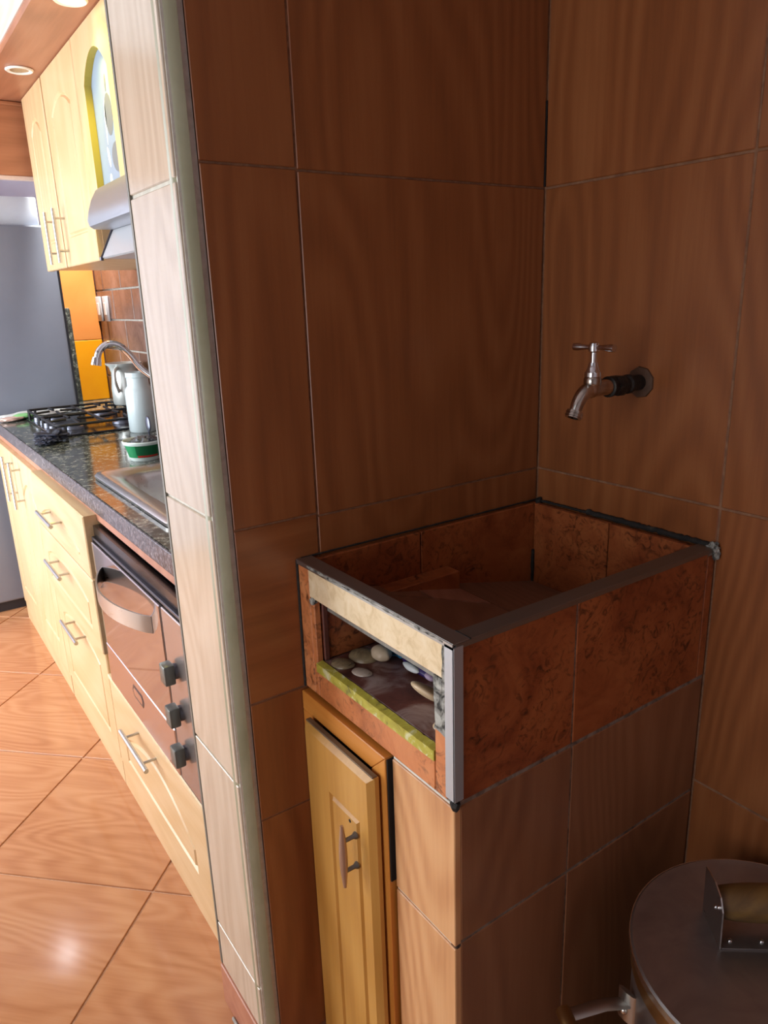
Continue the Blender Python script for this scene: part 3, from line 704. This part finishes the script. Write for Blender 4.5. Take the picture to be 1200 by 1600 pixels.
# drawer unit
u2 = empty('drawer_unit', (-.3, 1.37, 0), 'pale maple base unit with three drawers, left of the oven', 'cabinet')
carcass(u2, 1.053, 1.703, 0, .765, maple); bm = BM(); box(bm, KX, -.575, 1.053, 1.703, .765, .845); build('front_rail', bm, maple, u2)
for z0, z1, hz in ((.687, .862, .775), (.462, .682, .612), (.092, .456, .395)):
    y0, y1 = (.990 if z0 > .4 else 1.046), 1.699
    if z1-z0 < .2: ols = [outline_arch(y0+.10, y1-.10, z0+.028, z0+.055, z0+.10)]
    else: ols = [outline_arch(y0+.085, y1-.085, z0+.045, z1-.085, z1-.045)]
    pr = .016 if z0 > .4 else .0
    dr = build('drawer', panel_front(FX-pr, .0195+pr, (y0, y1, z0, z1), ols, .014, .005), maple_low, u2)
    bar_handle(dr, FX-pr-.034, (FX-pr-.034, 1.265, hz), (FX-pr-.034, 1.475, hz), ((1.30, hz), (1.44, hz)), FX-pr)
bm = BM(); box(bm, FX+.004, KX, 1.055, 1.70, .0, .088); build('plinth', bm, maple_low, u2)
# oven housing
u3 = empty('oven_cabinet', (-.3, .72, 0), 'honey maple cabinet holding the oven, with one drawer below', 'cabinet')
bm = BM(); box(bm, KX, -.02, .22, 1.05, 0, .375); box(bm, KX, -.575, .985, 1.05, .375, .845); box(bm, -.56, -.02, 1.03, 1.05, .375, .765); box(bm, -.60, -.02, .22, .24, .375, .765)
build('carcass', bm, maple, u3)
y0, y1 = .300, 1.043
ol = [outline_arch(.415, y1-.09, .135, .20, .285, 12)]
dr = build('drawer', panel_front(FX, .0195, (y0, y1, .088, .362), ol, .016, .006), maple_low, u3)
bar_handle(dr, FX-.036, (FX-.036, .612, .312), (FX-.036, .828, .312), ((.65, .312), (.79, .312)), FX)
bm = BM(); box(bm, FX-.003, KX, .225, 1.043, .364, .377, bev=.002); build('ledge', bm, cream_strip, u3, label='cream ledge under the oven')
bm = BM(); box(bm, FX+.004, KX, .225, 1.05, .0, .084); build('plinth', bm, maple_low, u3)
bm = BM(); box(bm, FX+.002, KX+.0, .225, .298, .086, .362); build('filler', bm, maple, u3)
# oven
oven = empty('oven', (-.35, .71, .38), 'built-in mirrored steel oven with curved handle and grey knobs', 'oven')
bm = BM(); box(bm, KX+.002, -.12, .245, .975, .381, .770); box(bm, KX+.002, -.575, .245, .975, .770, .830); build('body', bm, oven_frame_m, oven)
bm = BM(); box(bm, FX+.006, KX+.002, .245, .983, .808, .8365); build('top_trim', bm, black_glass, oven, label='black top trim')
bm = BM()
for a in ((.243, .983, .800, .8075), (.243, .983, .379, .389), (.9735, .983, .389, .80)): box(bm, FX-.002, KX+.002, *a, bev=.0015)
build('frame', bm, oven_frame_m, oven)
bm = BM(); box(bm, FX-.008, KX+.001, .432, .970, .509, .797, bev=.002); dv = build('door', bm, mirror_steel, oven)
bm = BM(); box(bm, FX-.0085, KX+.001, .432, .970, .391, .5075, bev=.002); lb = build('lower_band', bm, oven_band, oven)
bm = BM(); prism(bm, [(.655, .466), (.665, .483), (.735, .483), (.745, .466), (.735, .449), (.665, .449)], FX-.0092, FX-.008, 'x'); bdg = build('badge', bm, oven_frame_m, lb, label='small dark oval badge')
bm = BM(); prism(bm, [(.664, .466), (.671, .477), (.729, .477), (.736, .466), (.729, .455), (.671, .455)], FX-.0097, FX-.0091, 'x'); build('badge_face', bm, oven_band, bdg)
bm = BM(); box(bm, FX-.006, KX+.001, .247, .428, .391, .797, bev=.002); cp = build('control_panel', bm, panel_steel, oven)
for z in (.672, .575, .480):
    bm = BM(); lathe(bm, [(0, 0), (.017, 0), (.016, .006), (0, .006)], (FX-.0055, .378, z), (-1, 0, 0), 24); kb = build('knob', bm, oven_frame_m, oven, smooth=35)
    bm = BM(); box(bm, FX-.034, FX-.011, .362, .394, z-.022, z+.022, bev=.004, seg=2); build('knob_grip', bm, knob_grey, kb, smooth=40)
# curved oven handle: flat band bowed out from the door
bm = BM(); t = bmesh.new(); N = 24; rows = []
for k in range(N+1):
    u = k/N; y = .885-.39*u; bow = math.sin(PI*u)**.75*.052
    xo = FX-.009-bow
    rows.append([t.verts.new(p) for p in ((xo, y, .712), (xo, y, .752), (xo+.004, y, .752), (xo+.004, y, .712))])
for a, b in zip(rows, rows[1:]):
    for q in range(4): t.faces.new((a[q], a[(q+1) % 4], b[(q+1) % 4], b[q]))
t.faces.new(rows[0]); t.faces.new(rows[-1][::-1]); merge(bm, t); build('handle', bm, steel, dv, smooth=40, label='bowed flat steel handle')
# terracotta strip under the granite and granite worktop
top = empty('worktop', (-.3, 1.4, .87), 'dark speckled granite worktop over the maple base cabinets', 'worktop')
bm = BM(); box(bm, KX-.0004, KX+.02, TW+.004, 2.62, .8455, .870, bev=.002); build('under_strip', bm, terracotta, top, label='terracotta strip under the granite')
SX0, SX1, SY0, SY1 = -.52, -.14, .58, 1.12
bm = BM()
for a in ((KX, SX0, TW+.004, 2.66), (SX1, -.005, TW+.004, 2.66), (SX0, SX1, TW+.004, SY0), (SX0, SX1, SY1, 2.66), (-.225, -.005, 2.66, 3.05)): box(bm, a[0], a[1], a[2], a[3], .871, .92)
build('slab', bm, granite_m, top)
bm = BM(); box(bm, KX-.006, KX+.0, TW+.004, 2.66, .8705, .9195, bev=.003, seg=2); build('front_edge', bm, granite_e, top)
# sink
sink = empty('sink', (-.33, .86, .92), 'stainless steel sink set into the granite worktop', 'sink')
def rrect(x0, x1, y0, y1, r, n=6):
    out = []
    for cx_, cy_, a0 in ((x1-r, y1-r, 0), (x0+r, y1-r, 90), (x0+r, y0+r, 180), (x1-r, y0+r, 270)):
        for k in range(n+1):
            a = math.radians(a0+90*k/n); out.append((cx_+r*math.cos(a), cy_+r*math.sin(a)))
    return out
def loft(b, loops, cap=True):
    R_ = [[b.verts.new(p) for p in lp] for lp in loops]; n = len(R_[0])
    for A, B in zip(R_, R_[1:]):
        for i in range(n): b.faces.new((A[i], A[(i+1) % n], B[(i+1) % n], B[i]))
    if cap: b.faces.new(R_[-1])
t = bmesh.new(); L3 = lambda pl, z: [(x, y, z) for x, y in pl]
loft(t, [L3(rrect(-.562, -.10, .54, 1.168, .022), .9215), L3(rrect(-.564, -.098, .538, 1.17, .024), .930), L3(rrect(-.558, -.104, .544, 1.164, .022), .938), L3(rrect(-.545, -.115, .556, 1.15, .02), .9385),
         L3(rrect(-.515, -.15, .60, 1.105, .07), .932), L3(rrect(-.508, -.158, .61, 1.098, .07), .928), L3(rrect(-.50, -.165, .62, 1.09, .07), .90), L3(rrect(-.49, -.175, .63, 1.08, .065), .80), L3(rrect(-.45, -.21, .67, 1.04, .05), .787)])
bm = BM(); merge(bm, t); build('bowl', bm, steel, sink, smooth=50)
bm = BM(); lathe(bm, [(0, .004), (.02, .004), (.035, .003), (.04, 0), (0, 0)], (-.33, .86, .7875), n=24); build('drain', bm, chrome, sink, smooth=40)
# sink faucet
fc = empty('kitchen_faucet', (-.13, 1.03, .938), 'chrome gooseneck kitchen faucet arching over the steel sink', 'faucet')
bm = BM(); lathe(bm, [(0, 0), (.028, 0), (.028, .006), (.018, .012), (.016, .05), (.013, .055), (0, .055)], (-.128, 1.05, .9388), n=24); build('base', bm, chrome, fc, smooth=40)
bm = BM(); pth = spline([(-.128, 1.05, .99), (-.13, 1.05, 1.03), (-.20, 1.09, 1.075), (-.30, 1.145, 1.140), (-.375, 1.19, 1.205), (-.405, 1.20, 1.25), (-.432, 1.20, 1.279), (-.462, 1.20, 1.287), (-.488, 1.20, 1.272), (-.500, 1.20, 1.246)], 6)
tube(bm, pth, .0095, 14); build('spout', bm, chrome, fc, smooth=50)
bm = BM(); lathe(bm, [(.0, 0), (.0115, 0), (.0135, .012), (.0145, .022), (.0, .022)], (-.499, 1.20, 1.252), (-.25, 0, -1), 18); build('aerator', bm, chrome, fc, smooth=40)
bm = BM(); tube(bm, [(-.128, 1.05, .985), (-.11, 1.01, 1.01), (-.10, .985, 1.02)], [.007, .006, .008], 10); build('lever', bm, chrome, fc, smooth=40)
# green tub with scourer and spoon
tub = empty('plastic_tub', (-.36, 1.335, .92), 'green plastic tub with white rim beside the sink', 'tub')
TC = (-.362, 1.335, 0)
bm = BM(); lathe(bm, [(0, .932), (.047, .932), (.0575, .972), (.0555, .972), (.046, .934), (0, .934)], TC, n=40); build('body', bm, tub_green, tub, smooth=35)
bm = BM(); lathe(bm, [(0, .9206), (.044, .9206), (.0475, .9318), (0, .9318)], TC, n=40); build('foot', bm, tub_white, tub, smooth=35)
bm = BM(); lathe(bm, [(.0555, .9705), (.0605, .9715), (.064, .979), (.0625, .983), (.060, .982), (.0565, .975)], TC, n=40, closed=True); build('rim', bm, tub_white, tub, smooth=35)
def arcband(a0, a1, z0, z1, r0, r1, dr=.0007, n=14):
    b = bmesh.new(); prev = None
    for k in range(n+1):
        a = a0+(a1-a0)*k/n
        q = [b.verts.new((TC[0]+(r+e)*math.cos(a), TC[1]+(r+e)*math.sin(a), z)) for r, z, e in ((r0, z0, dr), (r1, z1, dr), (r1, z1, dr-.0006), (r0, z0, dr-.0006))]
        if prev:
            for i in range(4): b.faces.new((prev[i], prev[(i+1) % 4], q[(i+1) % 4], q[i]))
        else: b.faces.new(q)
        prev = q
    b.faces.new(prev[::-1]); return b
fa = math.radians(232)
build('label_patch', arcband(fa-.1, fa+1.3, .9395, .971, .0490, .0572), tub_dark_green, tub); build('red_stripe', arcband(fa-.05, fa+1.3, .9335, .9395, .0474, .0490, .0012), tub_red, tub)
bm = BM(); blob(bm, (-.358, 1.33, .972), (.042, .042, .022), .35, 5, 4, 4); tag(build('scourer', bm, scourer_m, smooth=80), 'grey steel wool scourer in the green tub', 'scourer')
sp = empty('spoon', (-.335, 1.335, .96), 'dark metal spoon sticking up out of the green tub', 'spoon')
bm = BM(); blob(bm, (-.342, 1.325, 1.030), (.006, .021, .026), 0, 1, 3); build('spoon_bowl', bm, spoon_m, sp, smooth=60)
bm = BM(); tube(bm, [(-.343, 1.327, 1.01), (-.336, 1.33, .97), (-.332, 1.332, .948)], .003, 8); build('spoon_handle', bm, spoon_m, sp, smooth=60)
# glass jar
jar = empty('glass_jar', (-.19, 1.89, .92), 'tall clouded glass jar on the worktop behind the green tub', 'jar')
JC = (-.197, 1.87, .9205)
bm = BM(); lathe(bm, [(0, 0), (.048, 0), (.052, .006), (.052, .15), (.048, .165), (.040, .175), (.040, .205), (.043, .208), (.043, .225), (.040, .225), (.037, .205), (.037, .176), (.049, .15), (.049, .008), (0, .005)], JC, n=36); build('vessel', bm, jar_glass, jar, smooth=40)
bm = BM(); lathe(bm, [(0, .006), (.0455, .006), (.0455, .13), (.03, .135), (0, .132)], JC, n=30); build('contents', bm, jar_fill, jar, smooth=40)
# hob
hob = empty('gas_hob', (-.31, 2.26, .92), 'black gas hob with cast iron grates set in the granite worktop', 'hob')
bm = BM(); box(bm, -.50, -.115, 1.95, 2.56, .9205, .928, bev=.003, seg=2); build('plate', bm, hob_glass, hob)
HB = ((-.405, 2.10), (-.21, 2.10), (-.405, 2.41), (-.21, 2.41))
for x, y in HB:
    bm = BM(); lathe(bm, [(0, 0), (.042, 0), (.04, .008), (.03, .010), (.03, .016), (0, .018)], (x, y, .9285), n=24); build('burner', bm, burner_grey, hob, smooth=35)
for y0, y1 in ((1.965, 2.25), (2.265, 2.545)):
    bm = BM(); x0, x1 = -.49, -.125; zt = .962
    lp = rrect(x0, x1, y0, y1, .02, 3); tube(bm, [(x, y, zt) for x, y in lp+lp[:1]], .0055, 6)
    ym = (y0+y1)/2
    for xc in (-.405, -.21):
        for dx, dy in ((.085, 0), (-.085, 0), (0, .13), (0, -.13)): tube(bm, [(xc+dx, ym+dy, zt), (xc+dx*.25, ym+dy*.25, zt+.004)], .005, 6)
    for x, y in ((x0, y0+.03), (x0, y1-.03), (x1, y0+.03), (x1, y1-.03), (x0+.03, y0), (x1-.03, y0), (x0+.03, y1), (x1-.03, y1)): tube(bm, [(x, y, zt), (x, y, .9284)], .006, 6)
    tube(bm, [(-.3075, y0, zt), (-.3075, y1, zt)], .005, 6)
    build('grate', bm, cast_iron, hob, smooth=50)
for k in range(4):
    bm = BM(); lathe(bm, [(0, 0), (.016, 0), (.014, .018), (0, .02)], (-.478, 2.10+.1*k, .9285), n=16); build('knob', bm, burner_grey, hob, smooth=35)
# jug on the rear burner
jug = empty('aluminium_jug', (-.103, 2.365, .968), 'dented aluminium jug standing on the hob grate', 'jug')
JG = (-.103, 2.365, .9685)
bm = BM(); lathe(bm, [(0, 0), (.058, 0), (.062, .006), (.063, .07), (.058, .11), (.056, .14), (.064, .165), (.076, .175), (.078, .180), (.074, .180), (.060, .163), (.053, .14), (.055, .11), (.060, .07), (.059, .008), (0, .004)], JG, n=40); build('vessel', bm, jug_metal, jug, smooth=45)
bm = BM(); da = math.radians(228); D = Vector((math.cos(da), math.sin(da), 0)); c = Vector(JG)
tube(bm, spline([c+D*.062+Vector((0, 0, .163)), c+D*.088+Vector((0, 0, .150)), c+D*.094+Vector((0, 0, .11)), c+D*.072+Vector((0, 0, .06))], 6), .006, 10, squash=1.6); build('handle', bm, jug_metal, jug, smooth=60)
# black cloth on the hob corner
bm = BM(); blob(bm, (-.525, 1.89, .941), (.05, .045, .020), .75, 3.0, 4, 6, flat=.9205); blob(bm, (-.555, 1.85, .932), (.03, .04, .013), .8, 4.0, 4, 9, flat=.9205)
tag(build('cloth', bm, black_cloth, smooth=80), 'crumpled black cloth on the granite in front of the hob', 'cloth')
# packet at the end of the worktop
pw = empty('packet', (-.47, 2.62, .92), 'flat white and green plastic packet on the worktop by the fridge', 'packet')
bm = BM(); blob(bm, (-.45, 2.61, .936), (.15, .055, .016), .25, 2, 4, 2, flat=.9204); build('wrapper', bm, packet_white, pw, smooth=60)
bm = BM(); blob(bm, (-.50, 2.572, .938), (.05, .022, .011), .3, 3, 3, 3, flat=.9206); build('green_print', bm, packet_green, pw, smooth=60)
bm = BM(); blob(bm, (-.56, 2.56, .931), (.055, .028, .010), .3, 3, 3, 5, flat=.9206); build('pink_fold', bm, packet_pink, pw, smooth=60)
# fridge
fr = empty('fridge', (-.6, 2.9, 0), 'tall grey fridge at the far end of the worktop', 'fridge')
bm = BM(); box(bm, -1.05, -.238, 2.735, 3.04, .045, 1.742, bev=.012, seg=3); build('body', bm, fridge_grey, fr, smooth=40)
bm = BM(); box(bm, -1.03, -.26, 2.75, 3.03, .0, .046); build('foot_rail', bm, fridge_dark, fr)
bm = BM(); box(bm, -.2385, -.229, 2.74, 3.03, .93, 1.735, bev=.002); build('edge_trim', bm, fridge_dark, fr, label='dark right edge')
# box on top of the fridge
bm = BM(); box(bm, -1.0, -.275, 2.78, 3.03, 1.7425, 1.862, bev=.006, seg=2); tag(build('storage_box', bm, white_board, smooth=40), 'long white box lying on top of the grey fridge', 'box')
# orange end panels and dark stone upstand
ep = empty('end_panel', (-.1, 3.05, .92), 'bright orange panel on the end wall beside the fridge', 'panel')
bm = BM(); box(bm, -.28, -.006, 3.040, 3.055, 1.226, 1.60, bev=.002); build('upper_sheet', bm, orange_sun, ep, label='upper part of the orange panel, sunlight difference put into a paler colour')
bm = BM(); box(bm, -.28, -.006, 3.040, 3.055, .9215, 1.224, bev=.002); build('lower_sheet', bm, orange_panel, ep)
bm = BM(); prism(bm, [(-.225, .9212), (-.146, .9212), (-.146, 1.375), (-.150, 1.385), (-.225, 1.385)], 3.020, 3.037, 'y', bev=.002); tag(build('stone_offcut', bm, granite_m), 'dark speckled stone slab between the fridge and orange panel', 'slab')
# double switch plate on the backsplash
for y, lab in ((3.0, 'left-hand white switch plate on the brown backsplash tiles'), (2.875, 'right-hand white switch plate on the brown backsplash tiles')):
    so = empty('switch_plate', (0, y, 1.37), lab, 'switch', 'switch plates on the backsplash')
    bm = BM(); box(bm, -.012, -.0035, y-.04, y+.04, 1.315, 1.435, bev=.003, seg=2); pl = build('plate', bm, switch_white, so, smooth=40)
    bm = BM(); box(bm, -.0155, -.011, y-.016, y+.016, 1.345, 1.405, bev=.002); build('rocker', bm, lamp_white, so)

# ------------------------------------------------------------------ upper cabinets, hood, lamps
UX = -.35
uc = empty('wall_cabinet', (-.17, 2.0, 1.53), 'pale maple wall cabinet with two arched doors near the fridge', 'cabinet')
bm = BM(); box(bm, UX+.021, -.01, 1.602, 2.395, 1.535, 2.163); build('carcass', bm, maple, uc)
for y0, y1, hy in ((1.606, 2.040, 1.985), (2.062, 2.394, 2.12)):
    ol = outline_arch(y0+.085, y1-.085, 1.625, 2.015, 2.065, 12)
    dd = build('door', panel_front(UX, .0205, (y0, y1, 1.531, 2.163), [ol], .016, .006), maple, uc)
    bar_handle(dd, UX-.036, (UX-.036, hy, 1.545), (UX-.036, hy, 1.728), ((hy, 1.585), (hy, 1.695)), UX)
bm = BM(); box(bm, UX+.006, UX+.02, 2.041, 2.061, 1.533, 2.163); build('gap_strip', bm, maple_dark, uc)
gc = empty('glass_wall_cabinet', (-.17, 1.2, 1.74), 'maple wall cabinet with an etched glass arched door above the hood', 'cabinet')
bm = BM(); box(bm, UX+.026, -.01, .80, 1.600, 1.672, 2.163); build('carcass', bm, maple, gc)
ol = outline_arch(1.272, 1.512, 1.705, 2.015, 2.085, 14)
dd = build('door', panel_front(UX, .0205, (1.182, 1.597, 1.670, 2.163), [ol], hole=True), [maple, jamb_yellow], gc)
bm = BM(); box(bm, UX+.0208, UX+.0245, 1.24, 1.545, 1.690, 2.12); gl = build('glass_pane', bm, cab_glass, gc, label='blue-grey etched glass pane')
def petal(cy, cz, ry, rz, rot, m, n=14):
    b = BM(); pts = [(cy+ry*math.cos(2*PI*k/n)*math.cos(rot)-rz*math.sin(2*PI*k/n)*math.sin(rot), cz+ry*math.cos(2*PI*k/n)*math.sin(rot)+rz*math.sin(2*PI*k/n)*math.cos(rot)) for k in range(n)]
    prism(b, pts, UX+.0202, UX+.0209, 'x'); build('etched_shape', b, m, gl)
petal(1.375, 1.915, .035, .055, .0, etch_m); petal(1.375, 1.995, .006, .022, .1, etch_m); petal(1.34, 1.80, .05, .04, .2, etch_m); petal(1.41, 1.90, .008, .06, 0.1, etch_light); petal(1.42, 1.81, .01, .03, -.3, etch_light)
bm = BM(); box(bm, UX, UX+.0205, .80, 1.180, 1.670, 2.163, bev=.002); build('door', bm, maple, gc)
petal(1.425, 1.745, .012, .022, .1, etch_light)
# range hood
ho = empty('range_hood', (-.2, 1.15, 1.53), 'curved steel range hood under the glass wall cabinet', 'hood')
bm = BM(); prism(bm, [(-.05, 1.668), (-.352, 1.668), (-.352, 1.734), (-.360, 1.728), (-.378, 1.698), (-.390, 1.665), (-.396, 1.640), (-.392, 1.624), (-.380, 1.616), (-.05, 1.616)], .82, 1.50, 'y'); build('visor', bm, hood_steel, ho, smooth=40)
bm = BM(); prism(bm, [(-.05, 1.615), (-.325, 1.615), (-.368, 1.534), (-.362, 1.530), (-.05, 1.530)], .82, 1.494, 'y'); build('lower_panel', bm, base_mat('hood_panel', 'c3c6ca', .3, .3), ho)
bm = BM(); tube(bm, [(-.327, 1.4965, 1.617), (-.370, 1.4965, 1.532)], .0035, 8); lathe(bm, [(0, 0), (.006, 0), (.006, .01), (0, .01)], (-.370, 1.4965, 1.525), n=10); build('side_edge', bm, oven_frame_m, ho, label='thin dark side edge')
# recessed spotlights; the one beside the fridge is added to light the orange panel
def spot(x, y, z, lit, label):
    o = empty('spotlight', (x, y, z), label, 'lamp', None)
    b = BM(); lathe(b, [(.030, -.0008), (.044, -.0008), (.045, -.003), (.041, -.007), (.031, -.005)], (x, y, z), n=36, closed=True); build('ring', b, lamp_white, o, smooth=50)
    b = BM(); lathe(b, [(0, -.0012), (.030, -.0012), (.030, -.0035), (.012, -.002), (0, -.002)], (x, y, z), n=28); build('lens', b, lamp_lit if lit else lamp_glass_off, o, smooth=50)
    if lit:
        d_ = bpy.data.lights.new('spot_light', 'SPOT'); d_.energy = {1: 10, 2: 5, 3: 170}[lit]; d_.color = (1.0, .85, .12) if lit == 1 else (1, .97, .9); d_.spot_size = math.radians(120 if lit < 3 else 38); d_.spot_blend = .6; d_.shadow_soft_size = .03
        l_ = bpy.data.objects.new('spot_light', d_); COL.objects.link(l_); l_.parent = o; l_.location = (0, 0, -.012); l_.rotation_euler = (math.radians(10) if lit == 3 else 0, 0, 0)
spot(-.421, 2.003, 2.165, 0, 'white recessed spotlight in the wood soffit near the far wall, unlit')
spot(-.415, 1.300, 2.165, 1, 'lit recessed spotlight in the wood soffit above the glass cabinet')
spot(-.13, 2.72, ZC, 3, 'added unseen lamp in the ceiling beside the fridge, brightening the orange panel')
pl_ = empty('added_glint_lamp', (-.70, YB, 2.33), 'added unseen lamp high on the far kitchen wall, making the floor highlight', 'lamp')  # lamp added out of view for the bright spot on the floor
bm = BM(); lathe(bm, [(0, 0), (.05, 0), (.05, .012), (0, .012)], (-.70, YB-.0005, 2.33), (0, -1, 0), 24); build('base', bm, lamp_white, pl_, smooth=40)
bm = BM(); lathe(bm, [(0, .0125), (.035, .0125), (.045, .03), (.04, .055), (.022, .075), (0, .08)], (-.70, YB-.0005, 2.33), (0, -1, 0), 24); build('globe', bm, lamp_bright, pl_, smooth=60)
